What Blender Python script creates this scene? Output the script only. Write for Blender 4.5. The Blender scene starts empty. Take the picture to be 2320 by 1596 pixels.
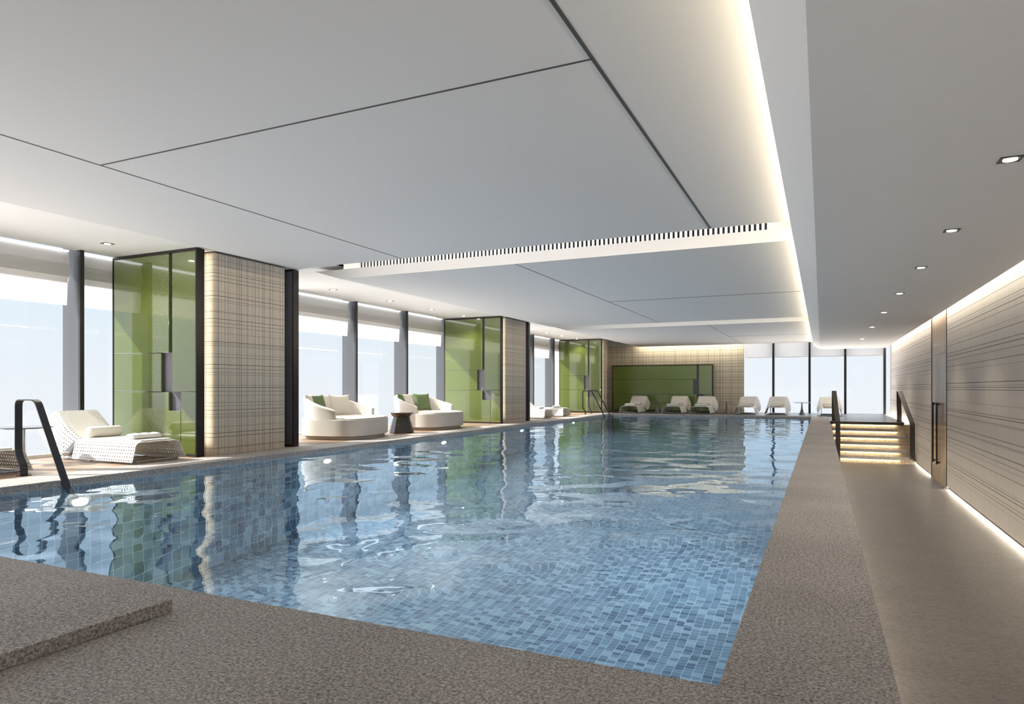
import bpy, bmesh, math, random
from mathutils import Vector, Matrix
random.seed(7)
PI = math.pi
scene = bpy.context.scene
COL = scene.collection

# ------------------------------------------------------------------ materials
class NT:
    def __init__(s, name):
        s.m = bpy.data.materials.new(name); s.m.use_nodes = True
        s.t = s.m.node_tree; s.t.nodes.clear()
        s.out = s.n('ShaderNodeOutputMaterial')
    def n(s, typ, **kw):
        nd = s.t.nodes.new(typ)
        for k, v in kw.items(): setattr(nd, k, v)
        return nd
    def l(s, a, b): s.t.links.new(a, b)
    def math(s, op, a, b=None, c=None, clamp=False):
        nd = s.n('ShaderNodeMath', operation=op); nd.use_clamp = clamp
        for i, v in enumerate((a, b, c)):
            if v is None: continue
            if isinstance(v, (int, float)): nd.inputs[i].default_value = v
            else: s.l(v, nd.inputs[i])
        return nd.outputs[0]
    def pos(s, obj=False):
        if obj: return s.n('ShaderNodeTexCoord').outputs['Object']
        return s.n('ShaderNodeNewGeometry').outputs['Position']
    def sep(s, v):
        nd = s.n('ShaderNodeSeparateXYZ'); s.l(v, nd.inputs[0]); return nd.outputs
    def comb(s, x, y, z):
        nd = s.n('ShaderNodeCombineXYZ')
        for i, v in enumerate((x, y, z)):
            if isinstance(v, (int, float)): nd.inputs[i].default_value = v
            else: s.l(v, nd.inputs[i])
        return nd.outputs[0]
    def scale(s, v, x, y, z):
        nd = s.n('ShaderNodeMapping'); s.l(v, nd.inputs[0]); nd.inputs['Scale'].default_value = (x, y, z)
        return nd.outputs[0]
    def noise(s, v, scale, detail=3, rough=.5, out='Fac', dist=0):
        nd = s.n('ShaderNodeTexNoise'); s.l(v, nd.inputs['Vector'])
        nd.inputs['Scale'].default_value = scale; nd.inputs['Detail'].default_value = detail
        nd.inputs['Roughness'].default_value = rough; nd.inputs['Distortion'].default_value = dist
        return nd.outputs[out]
    def ramp(s, f, stops, const=False):
        nd = s.n('ShaderNodeValToRGB'); s.l(f, nd.inputs[0])
        e = nd.color_ramp.elements
        if const: nd.color_ramp.interpolation = 'CONSTANT'
        while len(e) < len(stops): e.new(.5)
        for el, (p, c) in zip(e, stops):
            el.position = p; el.color = (*c, 1) if len(c) == 3 else c
        return nd.outputs[0]
    def mix(s, f, a, b, mode='MIX'):
        nd = s.n('ShaderNodeMix', data_type='RGBA', blend_type=mode)
        for i, v in ((0, f), (6, a), (7, b)):
            if isinstance(v, (int, float)): nd.inputs[i].default_value = v
            elif isinstance(v, tuple): nd.inputs[i].default_value = (*v, 1)
            else: s.l(v, nd.inputs[i])
        return nd.outputs[2]
    def bump(s, h, strength=.3, dist=.01, normal=None):
        nd = s.n('ShaderNodeBump'); s.l(h, nd.inputs['Height'])
        nd.inputs['Strength'].default_value = strength; nd.inputs['Distance'].default_value = dist
        if normal is not None: s.l(normal, nd.inputs['Normal'])
        return nd.outputs[0]
    def pbsdf(s, color=None, rough=.5, metal=0., normal=None, spec=.5, coat=0., coat_rough=.05):
        b = s.n('ShaderNodeBsdfPrincipled')
        if color is not None:
            if isinstance(color, tuple): b.inputs['Base Color'].default_value = (*color, 1)
            else: s.l(color, b.inputs['Base Color'])
        if isinstance(rough, (int, float)): b.inputs['Roughness'].default_value = rough
        else: s.l(rough, b.inputs['Roughness'])
        b.inputs['Metallic'].default_value = metal
        b.inputs['Specular IOR Level'].default_value = spec
        b.inputs['Coat Weight'].default_value = coat; b.inputs['Coat Roughness'].default_value = coat_rough
        if normal is not None: s.l(normal, b.inputs['Normal'])
        s.l(b.outputs[0], s.out.inputs[0])
        return b

def simple(name, color, rough=.5, metal=0., nscale=30, namt=.08, bump=0., **kw):
    t = NT(name); p = t.pos(True)
    nz = t.noise(p, nscale, 3)
    c = t.mix(nz, tuple(x*(1-namt) for x in color), tuple(min(1, x*(1+namt)) for x in color))
    nm = t.bump(nz, bump, .005) if bump else None
    t.pbsdf(c, rough, metal, nm, **kw)
    return t.m

def paint(name, color):
    t = NT(name); p = t.pos()
    nz = t.noise(p, 90, 2)
    c = t.mix(nz, tuple(x*.965 for x in color), tuple(min(1, x*1.035) for x in color))
    t.pbsdf(c, .85, 0, None, spec=.25)
    return t.m

def granite(name, dark, mid, light, scale=70, rough=.7, bstr=.6, aniso=(1, 1, 1), fleck=False):
    t = NT(name); p = t.scale(t.pos(), *aniso)
    n1 = t.noise(p, scale, 4, .62, dist=.6)
    n2 = t.noise(p, scale*2.6, 2, .5)
    n3 = t.noise(p, 1.3, 2)
    f = t.math('ADD', t.math('MULTIPLY', n1, .7), t.math('MULTIPLY', n2, .3))
    c = t.ramp(f, [(.41, dark), (.5, mid), (.6, light)])
    c = t.mix(.18, c, t.ramp(n3, [(.3, tuple(x*.7 for x in mid)), (.7, light)]))
    if fleck:
        q = t.noise(t.scale(t.pos(), 1, 2.4, 1), 21, 3, .6, dist=.8); q2 = t.noise(t.pos(), 2.2, 2)
        k = t.math('MULTIPLY', t.math('GREATER_THAN', q, .62), t.math('GREATER_THAN', q2, .44))
        c = t.mix(t.math('MULTIPLY', k, .6), c, tuple(x*.35 for x in dark))
    t.pbsdf(c, rough, 0, t.bump(f, bstr, .012), spec=.4)
    return t.m

def tiles(name, ax, size=(.1, .1)):
    """square glass mosaic; ax = the two world axes the tiles run along"""
    t = NT(name); xyz = t.sep(t.pos())
    u = t.math('DIVIDE', xyz[ax[0]], size[0]); v = t.math('DIVIDE', xyz[ax[1]], size[1])
    fu = t.math('FLOOR', u); fv = t.math('FLOOR', v)
    wn = t.n('ShaderNodeTexWhiteNoise', noise_dimensions='3D'); t.l(t.comb(fu, fv, 3.3), wn.inputs[0])
    c = t.ramp(wn.outputs['Value'], [(0, (.030, .06, .108)), (.2, (.075, .128, .19)), (.42, (.115, .185, .255)),
                                   (.66, (.21, .30, .375)), (.86, (.085, .14, .21))], True)
    def edge(w):
        fr = t.math('FRACT', w)
        return t.math('LESS_THAN', t.math('ABSOLUTE', t.math('SUBTRACT', fr, .5)), .474)
    body = t.math('MULTIPLY', edge(u), edge(v))
    nz = t.noise(t.pos(), 160, 2)
    c = t.mix(.12, c, t.ramp(nz, [(.3, (.05, .12, .2)), (.7, (.4, .55, .65))]))
    c = t.mix(body, (.42, .52, .58), c)
    t.pbsdf(c, .25, 0, None, spec=.4)
    return t.m

def plaid(name, uax, base, line, vlines, hlines, zax=2, bstr=.5, spk=220, rough=.8):
    """woven wall covering: irregular grid of fine dark grooves over a speckled ground"""
    t = NT(name); P = t.pos(); xyz = t.sep(P)
    def lines(co, specs):
        tot = None
        for per, off, w, st in specs:
            fr = t.math('FRACT', t.math('DIVIDE', t.math('ADD', co, off), per))
            m = t.math('MULTIPLY', t.math('LESS_THAN', fr, w/per), st)
            tot = m if tot is None else t.math('MAXIMUM', tot, m)
        return tot
    lv = lines(xyz[uax], vlines); lh = lines(xyz[zax], hlines)
    L = t.math('MAXIMUM', lv, lh)
    n1 = t.noise(P, spk, 3, .7)
    n2 = t.noise(t.scale(P, 1, 1, .12), 60, 2)
    g = t.mix(n1, tuple(x*.62 for x in base), tuple(min(1, x*1.4) for x in base))
    g = t.mix(.12, g, t.ramp(n2, [(.35, tuple(x*.6 for x in base)), (.65, tuple(min(1, x*1.3) for x in base))]))
    c = t.mix(L, g, line)
    h = t.math('SUBTRACT', t.math('MULTIPLY', n1, .4), L)
    t.pbsdf(c, rough, 0, t.bump(h, bstr, .006), spec=.25)
    return t.m

def wood(name, ax, lax, pitch, tones, rough=.4, gap=.03, gapc=(.02, .015, .012), coat=0., grain=40):
    """planks of given pitch across axis ax, grain running along axis lax (pitch 0: no plank joints)"""
    t = NT(name); P = t.pos(); xyz = t.sep(P)
    sc = [grain]*3; sc[lax] = grain*.04
    if pitch:
        q = t.math('DIVIDE', xyz[ax], pitch); fl = t.math('FLOOR', q)
        wn = t.n('ShaderNodeTexWhiteNoise', noise_dimensions='1D'); t.l(fl, wn.inputs['W'])
    nz = t.noise(t.scale(P, *sc), 1., 4, .6, dist=.4)
    f = nz
    if pitch: f = t.math('ADD', t.math('MULTIPLY', nz, .7), t.math('MULTIPLY', wn.outputs['Value'], .3))
    c = t.ramp(f, [(.3, tones[0]), (.5, tones[1]), (.72, tones[2])])
    nm = t.bump(nz, .1, .003)
    if pitch:
        g = t.math('LESS_THAN', t.math('FRACT', q), gap)
        c = t.mix(g, c, gapc)
        nm = t.bump(t.math('SUBTRACT', 1, g), .5, .004)
    t.pbsdf(c, rough, 0, nm, coat=coat)
    return t.m

def weave(name, color, sc=260, amt=.25, rough=.9):
    t = NT(name); P = t.pos(True); xyz = t.sep(P)
    a = t.math('SINE', t.math('MULTIPLY', t.math('ADD', xyz[0], xyz[1]), sc))
    b = t.math('SINE', t.math('MULTIPLY', xyz[2], sc))
    f = t.math('MULTIPLY', t.math('ADD', t.math('MULTIPLY', a, b), 1), .5)
    n = t.noise(P, 120, 3)
    f = t.math('ADD', t.math('MULTIPLY', f, .5), t.math('MULTIPLY', n, .5))
    c = t.mix(f, tuple(x*(1-amt) for x in color), tuple(min(1, x*(1+amt*.5)) for x in color))
    t.pbsdf(c, rough, 0, t.bump(f, .4, .003), spec=.2)
    return t.m

def emit(name, color, strength):
    t = NT(name); e = t.n('ShaderNodeEmission')
    e.inputs[0].default_value = (*color, 1); e.inputs[1].default_value = strength
    t.l(e.outputs[0], t.out.inputs[0]); return t.m

def glass_pane(name, tint=(1, 1, 1), ior=1.5):
    t = NT(name)
    tr = t.n('ShaderNodeBsdfTransparent'); tr.inputs[0].default_value = (*tint, 1)
    gl = t.n('ShaderNodeBsdfGlossy'); gl.inputs['Roughness'].default_value = .0
    fr = t.n('ShaderNodeFresnel'); fr.inputs[0].default_value = ior
    mx = t.n('ShaderNodeMixShader'); t.l(fr.outputs[0], mx.inputs[0]); t.l(tr.outputs[0], mx.inputs[1]); t.l(gl.outputs[0], mx.inputs[2])
    t.l(mx.outputs[0], t.out.inputs[0]); return t.m

def fabric_sheer(name, color, transl=.5, trans=.0):
    t = NT(name)
    d = t.n('ShaderNodeBsdfDiffuse'); d.inputs[0].default_value = (*color, 1)
    r = t.n('ShaderNodeBsdfTranslucent'); r.inputs[0].default_value = (*color, 1)
    m = t.n('ShaderNodeMixShader'); m.inputs[0].default_value = transl
    t.l(d.outputs[0], m.inputs[1]); t.l(r.outputs[0], m.inputs[2])
    o = m.outputs[0]
    if trans:
        tr = t.n('ShaderNodeBsdfTransparent'); m2 = t.n('ShaderNodeMixShader'); m2.inputs[0].default_value = trans
        t.l(o, m2.inputs[1]); t.l(tr.outputs[0], m2.inputs[2]); o = m2.outputs[0]
    t.l(o, t.out.inputs[0]); return t.m

def water_mat():
    t = NT('pool_water'); P = t.pos()
    p1 = t.scale(P, 1.0, 1.0, 1)
    a = t.noise(p1, 1.8, 0, .4, dist=.25)
    b = t.noise(t.scale(P, 1.2, .9, 1), 5.0, 0, .5, dist=.4)
    c = t.noise(P, .45, 0, .5)
    h = t.math('ADD', t.math('MULTIPLY', a, 1.), t.math('ADD', t.math('MULTIPLY', b, .12), t.math('MULTIPLY', c, .8)))
    nm = t.bump(h, 1., .017)
    gl = t.n('ShaderNodeBsdfGlossy'); gl.inputs[0].default_value = (.76, .89, 1., 1); gl.inputs['Roughness'].default_value = 0.; t.l(nm, gl.inputs['Normal'])
    rf = t.n('ShaderNodeBsdfRefraction'); rf.inputs['IOR'].default_value = 1.035; rf.inputs['Roughness'].default_value = 0.
    rf.inputs[0].default_value = (.87, .955, 1, 1); t.l(nm, rf.inputs['Normal'])
    fr = t.n('ShaderNodeFresnel'); fr.inputs[0].default_value = 1.40; t.l(nm, fr.inputs['Normal'])
    mx = t.n('ShaderNodeMixShader'); t.l(fr.outputs[0], mx.inputs[0]); t.l(rf.outputs[0], mx.inputs[1]); t.l(gl.outputs[0], mx.inputs[2])
    t.l(mx.outputs[0], t.out.inputs[0]); return t.m

M = {}
M['ceiling'] = paint('ceiling_paint', (.60, .593, .583))
M['ceiling_low'] = paint('walkway_ceiling_paint', (.78, .76, .735))
M['soffit'] = paint('soffit_paint', (.70, .695, .685))
M['joint'] = simple('joint_shadow_gap', (.05, .05, .05), .8)
M['granite'] = granite('flamed_granite', (.12, .108, .10), (.40, .37, .35), (.74, .70, .675), 88)
M['granite_side'] = granite('split_granite', (.03, .026, .024), (.10, .088, .08), (.22, .19, .17), 60, bstr=1.)
M['stone_floor'] = granite('walkway_stone', (.115, .102, .10), (.165, .15, .146), (.21, .193, .188), 26, .45, .12, (1, 2.2, 1), True)
M['tile_floor'] = tiles('mosaic_floor', (0, 1), (.088, .064))
M['tile_x'] = tiles('mosaic_side', (1, 2), (.125, .125))
M['tile_y'] = tiles('mosaic_end', (0, 2), (.125, .125))
HL = [(.327, .02, .007, .9), (.327, .075, .006, .8), (.218, .13, .006, .75), (.149, .05, .006, .6)]
VL = [(.61, .05, .007, .9), (.417, .2, .006, .8), (.173, .03, .006, .75), (.107, .06, .005, .6), (.071, .02, .005, .42)]
M['plaid_x'] = plaid('woven_panel_side', 1, (.72, .625, .51), (.10, .075, .055), VL, HL)
M['plaid_y'] = plaid('woven_panel_end', 0, (.72, .625, .51), (.10, .075, .055), VL, HL)
M['plaid_far'] = plaid('woven_panel_far', 0, (.76, .66, .53), (.20, .155, .115), [(.45, .1, .012, .9), (.31, .2, .01, .7), (.115, .03, .009, .55)],
                       [(.327, .02, .012, .9), (.218, .13, .012, .8), (.109, .05, .009, .5)])
M['plaid_wall'] = plaid('woven_wallcovering', 1, (.56, .52, .485), (.15, .13, .115),
                        [(.9, .1, .012, .35), (.37, .2, .01, .3), (.113, .03, .02, .22), (.057, .03, .012, .2)],
                        [(.53, .02, .012, .95), (.53, .10, .009, .8), (.41, .27, .01, .85), (.29, .17, .009, .5), (.71, .5, .012, .8)], spk=260)
M['deck'] = wood('timber_deck', 1, 0, .14, ((.20, .125, .075), (.34, .225, .14), (.47, .33, .22)), .45)
M['deck_far'] = wood('dark_timber_deck', 0, 1, .15, ((.05, .036, .028), (.085, .062, .048), (.13, .095, .075)), .38, .07, coat=.1)
M['door_wood'] = wood('walnut_veneer', 1, 2, 0, ((.13, .08, .05), (.23, .155, .10), (.33, .235, .165)), .42, coat=.12, grain=30)
M['green'] = simple('green_glass', (.10, .135, .022), .2, 0, 60, .07, coat=1., coat_rough=.04)
M['green'].node_tree.nodes['Principled BSDF'].inputs['Coat IOR'].default_value = 2.1
M['green_far'] = simple('green_glass_satin', (.15, .24, .03), .28, 0, 60, .12, coat=1., coat_rough=.16)
M['green_far'].node_tree.nodes['Principled BSDF'].inputs['Coat IOR'].default_value = 2.1
M['recess'] = simple('slate_lacquer', (.13, .13, .155), .35)
M['bronze'] = simple('dark_bronze', (.035, .03, .028), .32, .6)
M['mullion'] = simple('grey_aluminium', (.055, .06, .07), .45, .2)
M['mullion_black'] = simple('black_aluminium', (.012, .012, .012), .4)
M['black'] = simple('black_metal', (.02, .02, .022), .35, .3)
M['rail'] = simple('anthracite_steel', (.045, .048, .053), .3, .55)
M['rail_brown'] = simple('bronze_steel', (.065, .058, .05), .3, .5)
M['chrome'] = simple('brushed_chrome', (.45, .46, .48), .22, 1.)
M['resin'] = simple('white_woven_resin', (.80, .775, .73), .55, 0, 90, .05, .1)
M['pad'] = weave('cream_canvas', (.78, .75, .70), 500, .08)
M['towel'] = simple('white_terry', (.84, .82, .79), .95, 0, 160, .06, .5)
M['bolster'] = simple('cream_bolster', (.82, .78, .70), .7, 0, 60, .04)
M['linen'] = weave('oatmeal_weave', (.66, .63, .59), 330, .16)
M['cream_cushion'] = weave('cream_linen', (.74, .69, .62), 420, .1)
M['green_cushion'] = weave('sage_linen', (.15, .205, .10), 420, .2)
M['drum'] = simple('faceted_black_chrome', (.10, .09, .085), .06, .9)
M['glass'] = glass_pane('window_glass', (.985, .995, 1.))
M['smoked'] = simple('smoked_glass_top', (.16, .17, .18), .05, .3)
M['table'] = simple('pewter', (.15, .15, .155), .35, .7)
M['blind'] = fabric_sheer('blind_fabric', (.62, .61, .60), .3)
M['shade'] = fabric_sheer('sheer_shade', (.56, .555, .56), .5, .3)
M['water'] = water_mat()
M['strip'] = emit('cream_light_panel', (1., .93, .80), 1.05)
M['led'] = emit('warm_led', (1., .82, .55), 9.)
M['pocket'] = emit('white_led', (1., 1., 1.), 2.2)
M['bulb'] = emit('lamp_lens', (1., .93, .82), 25.)
M['poolbulb'] = emit('pool_lens', (.85, .95, 1.), 8.)
M['white'] = simple('white_enamel', (.85, .85, .84), .45)
M['concrete'] = paint('plaster', (.45, .44, .43))
M['rock'] = granite('riser_stone', (.20, .14, .08), (.46, .37, .25), (.72, .62, .46), 55, .8, 1.)
M['gold'] = simple('brass_trim', (.45, .30, .12), .3, .8)

# ------------------------------------------------------------------ mesh helpers
class MB:
    def __init__(s): s.v = []; s.f = []
    def add(s, vs, fs):
        o = len(s.v); s.v += [tuple(v) for v in vs]; s.f += [tuple(i+o for i in f) for f in fs]; return s
    def box(s, x0, x1, y0, y1, z0, z1):
        return s.add([(x0,y0,z0),(x1,y0,z0),(x1,y1,z0),(x0,y1,z0),(x0,y0,z1),(x1,y0,z1),(x1,y1,z1),(x0,y1,z1)],
                     [(0,3,2,1),(4,5,6,7),(0,1,5,4),(1,2,6,5),(2,3,7,6),(3,0,4,7)])
    def quad(s, a, b, c, d): return s.add([a, b, c, d], [(0,1,2,3)])
    def extrude(s, prof, axis, a, b):
        """prof: 2D polygon; axis: 0/1/2 along which it runs from a to b"""
        n = len(prof)
        def P(p, t):
            q = [0, 0, 0]; o = [i for i in range(3) if i != axis]
            q[axis] = t; q[o[0]] = p[0]; q[o[1]] = p[1]; return tuple(q)
        vs = [P(p, a) for p in prof] + [P(p, b) for p in prof]
        fs = [(i, (i+1) % n, n+(i+1) % n, n+i) for i in range(n)] + [tuple(range(n))[::-1], tuple(range(n, 2*n))]
        return s.add(vs, fs)
    def tube(s, path, r, seg=10, closed=False):
        path = [Vector(p) for p in path]; n = len(path); rings = []
        up = Vector((0, 0, 1))
        prev = None
        for i, p in enumerate(path):
            if closed: d = path[(i+1) % n]-path[i-1]
            else: d = path[min(i+1, n-1)]-path[max(i-1, 0)]
            d.normalize()
            if prev is None:
                a = d.cross(up)
                if a.length < .1: a = d.cross(Vector((0, 1, 0)))
            else: a = prev - d*prev.dot(d)
            a.normalize(); prev = a; b = d.cross(a)
            rings.append([p+(a*math.cos(2*PI*k/seg)+b*math.sin(2*PI*k/seg))*r for k in range(seg)])
        vs = [v for r_ in rings for v in r_]; fs = []
        m = n if closed else n-1
        for i in range(m):
            for k in range(seg):
                j = (i+1) % n
                fs.append((i*seg+k, i*seg+(k+1) % seg, j*seg+(k+1) % seg, j*seg+k))
        if not closed: fs += [tuple(range(seg))[::-1], tuple((n-1)*seg+k for k in range(seg))]
        return s.add(vs, fs)
    def lathe(s, prof, seg=40, c=(0, 0, 0), flat=None):
        vs = []; fs = []
        for r, z in prof:
            for k in range(seg):
                a = 2*PI*(k)/seg
                vs.append((c[0]+r*math.cos(a), c[1]+r*math.sin(a), c[2]+z))
        for i in range(len(prof)-1):
            for k in range(seg): fs.append((i*seg+k, i*seg+(k+1) % seg, (i+1)*seg+(k+1) % seg, (i+1)*seg+k))
        fs += [tuple(range(seg))[::-1], tuple((len(prof)-1)*seg+k for k in range(seg))]
        return s.add(vs, fs)
    def ribbon(s, path, side, w, th):
        """flat bar along path; side = unit width direction; w width, th thickness"""
        path = [Vector(p) for p in path]; side = Vector(side).normalized(); n = len(path); vs = []
        for i, p in enumerate(path):
            d = (path[min(i+1, n-1)]-path[max(i-1, 0)]).normalized(); nn = d.cross(side).normalized()
            for a, b in ((-1,-1),(1,-1),(1,1),(-1,1)): vs.append(p+side*a*w/2+nn*b*th/2)
        fs = [(0,1,2,3), tuple((n-1)*4+k for k in (3,2,1,0))]
        for i in range(n-1):
            for k in range(4): fs.append((i*4+k, i*4+(k+1) % 4, (i+1)*4+(k+1) % 4, (i+1)*4+k))
        return s.add(vs, fs)
    def build(s, name, mat, parent=None, smooth=False, bevel=0, loc=None, solid=0, subsurf=0, bseg=2):
        me = bpy.data.meshes.new(name); me.from_pydata([tuple(v) for v in s.v], [], s.f)
        bm = bmesh.new(); bm.from_mesh(me)
        bmesh.ops.remove_doubles(bm, verts=bm.verts, dist=1e-5)
        bmesh.ops.recalc_face_normals(bm, faces=bm.faces); bm.to_mesh(me); bm.free()
        me.materials.append(mat)
        o = bpy.data.objects.new(name, me); COL.objects.link(o)
        if parent is not None: o.parent = parent
        if loc is not None: o.location = loc
        if smooth:
            for p in me.polygons: p.use_smooth = True
            try:
                me.set_sharp_from_angle(angle=math.radians(38))
            except Exception: pass
        if solid:
            m = o.modifiers.new('s', 'SOLIDIFY'); m.thickness = solid; m.offset = 0
        if bevel:
            m = o.modifiers.new('b', 'BEVEL'); m.width = bevel; m.segments = bseg; m.limit_method = 'ANGLE'; m.angle_limit = .7
        if subsurf:
            m = o.modifiers.new('u', 'SUBSURF'); m.levels = subsurf; m.render_levels = subsurf
        return o

def struct(o, label=None):
    o['kind'] = 'structure'
    if label: o['label'] = label
    return o
def empty(name, loc=(0, 0, 0), rz=0):
    o = bpy.data.objects.new(name, None); COL.objects.link(o); o.location = loc; o.rotation_euler = (0, 0, rz)
    o.empty_display_size = .1
    return o
def tag(o, label, cat, group=None, kind=None):
    o['label'] = label; o['category'] = cat
    if group: o['group'] = group
    elif 'group' in o: del o['group']
    if kind: o['kind'] = kind
    return o
def copy_tree(o, parent=None):
    c = o.copy(); COL.objects.link(c)
    if parent is not None: c.parent = parent
    for ch in list(o.children): copy_tree(ch, c)
    return c

def rounded(pts, r, seg=5):
    """polyline with rounded inner corners"""
    out = [Vector(pts[0])]
    for i in range(1, len(pts)-1):
        p = Vector(pts[i]); a = Vector(pts[i-1])-p; b = Vector(pts[i+1])-p
        rr = min(r, a.length*.45, b.length*.45); a.normalize(); b.normalize()
        A = p+a*rr; B = p+b*rr
        for k in range(seg+1):
            t = k/seg; out.append(A*(1-t)**2+p*2*t*(1-t)+B*t*t)
    out.append(Vector(pts[-1])); return out

# ------------------------------------------------------------------ dimensions
Y0, YF = -2.4, 27.9            # back wall, far wall
XW = -9.72                     # left glazing
XR = 2.28                      # right wall
ZF = -1.067                    # sunken walkway
ZS, ZP, ZB = 2.90, 2.69, 2.41  # soffit, hanging panels, walkway ceiling
PX0, PX1, PY0, PY1 = -7.15, -.30, 2.22, 24.55
WZ = -.068

# ------------------------------------------------------------------ floors
o = MB(); o.box(-7.75, .22, -2.4, PY0, -.10, 0)
struct(o.build('floor', M['granite'], bevel=.006))                # near granite deck
o = MB(); o.box(PX1, .22, PY0, PY1+.4, -.10, 0); struct(o.build('pool_coping', M['granite'], bevel=.006))
o = MB(); o.box(-7.75, PX0, PY0, PY1+.4, -.10, 0); struct(o.build('pool_coping', M['granite'], bevel=.006))
o = MB(); o.box(PX0, PX1, PY1, PY1+.4, -.10, 0); struct(o.build('pool_coping', M['granite'], bevel=.006))
o = MB(); o.box(-9.8, -7.75, Y0, 24.95, -.12, 0); struct(o.build('floor', M['deck']))
o = MB(); o.box(-9.8, .22, 24.95, YF+.2, -.12, 0); o.box(.22, 2.08, 21.4, YF+.2, -.06, 0); struct(o.build('floor', M['deck_far']))
o = MB(); o.box(.05, 2.6, Y0, 21.3, ZF-.1, ZF); struct(o.build('floor', M['stone_floor']))
# low parapet between pool and walkway, set back above a lit kick recess
o = MB(); o.box(-.05, .19, Y0, 21.3, -.94, -.10); o.box(-.05, .07, Y0, 21.3, ZF, -.94)
struct(o.build('wall_pool_side', M['granite_side']))
# pool basin
PB = -2.0
def basin(name, mat, q): b = MB(); b.quad(*q); return struct(b.build(name, mat, solid=0))
b = MB(); b.box(PX0-.1, PX1+.1, PY0-.1, PY1+.1, PB-.1, PB); struct(b.build('pool_floor', M['tile_floor']))
b = MB(); b.box(PX0-.12, PX0-.002, PY0-.1, PY1+.1, PB, -.10); struct(b.build('wall_pool_left', M['tile_x']))
b = MB(); b.box(PX1+.002, PX1+.12, PY0-.1, PY1+.1, PB, -.10); struct(b.build('wall_pool_right', M['tile_x']))
b = MB(); b.box(PX0-.002, PX1+.002, PY0-.12, PY0-.002, PB, -.10); struct(b.build('wall_pool_near', M['tile_y']))
b = MB(); b.box(PX0-.002, PX1+.002, PY1+.002, PY1+.12, PB, -.10); struct(b.build('wall_pool_far', M['tile_y']))
b = MB(); b.quad((PX0, PY0, WZ), (PX1, PY0, WZ), (PX1, PY1, WZ), (PX0, PY1, WZ))
w = b.build('water', M['water']); tag(w, 'rippled clear water filling the blue mosaic swimming pool', 'water', kind='stuff')
# raised slab on the near deck
b = MB(); b.box(-7.6, -2.50, -2.2, 1.97, 0, .055)
s_ = b.build('raised_platform', M['granite'], bevel=.004)
tag(s_, 'low raised grey granite platform on the near pool deck', 'platform')

# ------------------------------------------------------------------ roof and ceilings
b = MB(); b.box(-10.4, 2.9, Y0-.2, YF+.8, 3.25, 3.35); struct(b.build('roof_slab', M['concrete']))
# soffit along the windows and over the recesses
b = MB(); b.box(-9.55, .10, Y0, 7.70, ZS, ZS+.06); b.box(-9.55, -6.93, 7.70, 8.60, ZS, ZS+.06); b.box(-9.55, .10, 8.60, YF, ZS, ZS+.06)
b.box(-6.93, .10, 7.70, 8.60, 3.12, 3.16); b.box(-6.96, -6.93, 7.66, 8.60, ZS, 3.16); b.box(-6.93, .1, 7.66, 7.70, ZS, 3.16)
struct(b.build('ceiling', M['soffit']))
b = MB(); b.box(-9.95, -9.55, Y0, YF, 3.02, 3.08); b.box(-9.56, -9.55, Y0, YF, ZS, 3.05); struct(b.build('ceiling', M['soffit']))
def panel(ya, yb, x0=-6.93, x1=.06):
    b = MB()
    B = [(x0, ya), (x1, ya), (x1, yb), (x0, yb)]
    T = [(x0-.55, ya+.035), (x1, ya+.035), (x1, yb+.0), (x0-.63, yb+.0)]
    if ya < 3: T = [(x0-.0, ya), (x1, ya), (x1, yb), (x0-.0, yb)]
    zt = ZS if ya < 3 else 2.848
    vs = [(x, y, ZP) for x, y in B]+[(x, y, zt) for x, y in T]
    b.add(vs, [(0,3,2,1),(0,1,5,4),(1,2,6,5),(2,3,7,6),(3,0,4,7),(4,5,6,7)])
    return struct(b.build('ceiling', M['ceiling']))
panel(Y0, 7.505); panel(8.49, 17.70); panel(18.82, YF-.32)
def joint(x0, x1, y0, y1):
    b = MB(); b.box(x0, x1, y0, y1, ZP-.0025, ZP+.002); return struct(b.build('trim_1', M['joint']))
for j in ((-5.106, -5.094, Y0, 7.50), (-1.106, -1.084, Y0, 7.50), (-5.1, -1.1, 3.37, 3.385), (-3.886, -3.874, 8.49, 17.70),
          (-3.88, .0, 13.0, 13.03), (-2.815, -2.803, 18.82, YF-.35), (-2.81, .0, 23.28, 23.31)): joint(*j)
# beam and walkway ceiling with an upturned cove lip
prof = [(-.272, 2.55), (-.054, ZB), (2.09, ZB), (2.09, 2.62), (2.06, 2.62), (2.06, 2.46), (-.02, 2.46), (-.245, 2.57), (-.272, 2.57)]
b = MB(); b.extrude(prof, 1, Y0, 27.5); struct(b.build('ceiling', M['ceiling_low']))
b = MB(); b.box(.10, XR, Y0, YF, ZS, ZS+.06); struct(b.build('ceiling', M['soffit']))
b = MB(); b.box(.085, .10, Y0, 27.5, 2.46, ZS); struct(b.build('trim_1', M['soffit']))
b = MB(); b.box(-9.6, 2.28, 27.5, 27.52, 2.75, ZS); struct(b.build('trim_1', M['soffit']))

# light panels beside the grille in the first recess (upright, above the edge of the second panel)
b = MB(); b.box(-6.93, .10, 8.56, 8.60, 2.848, 3.13); struct(b.build('trim_1', M['soffit']))
for (xa, xb, lab) in ((-6.92, -6.60, 'cream light panel at the window end of the black slotted ceiling grille'),
                      (-.57, .08, 'cream light panel at the beam end of the black slotted ceiling grille')):
    e = empty('light_panel', ((xa+xb)/2, 8.55, 2.85)); tag(e, lab, 'light panel')
    h = (xb-xa)/2
    b = MB(); b.box(-h, h, 0, .008, 0, .20); b.build('diffuser', M['strip'], e)
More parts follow.
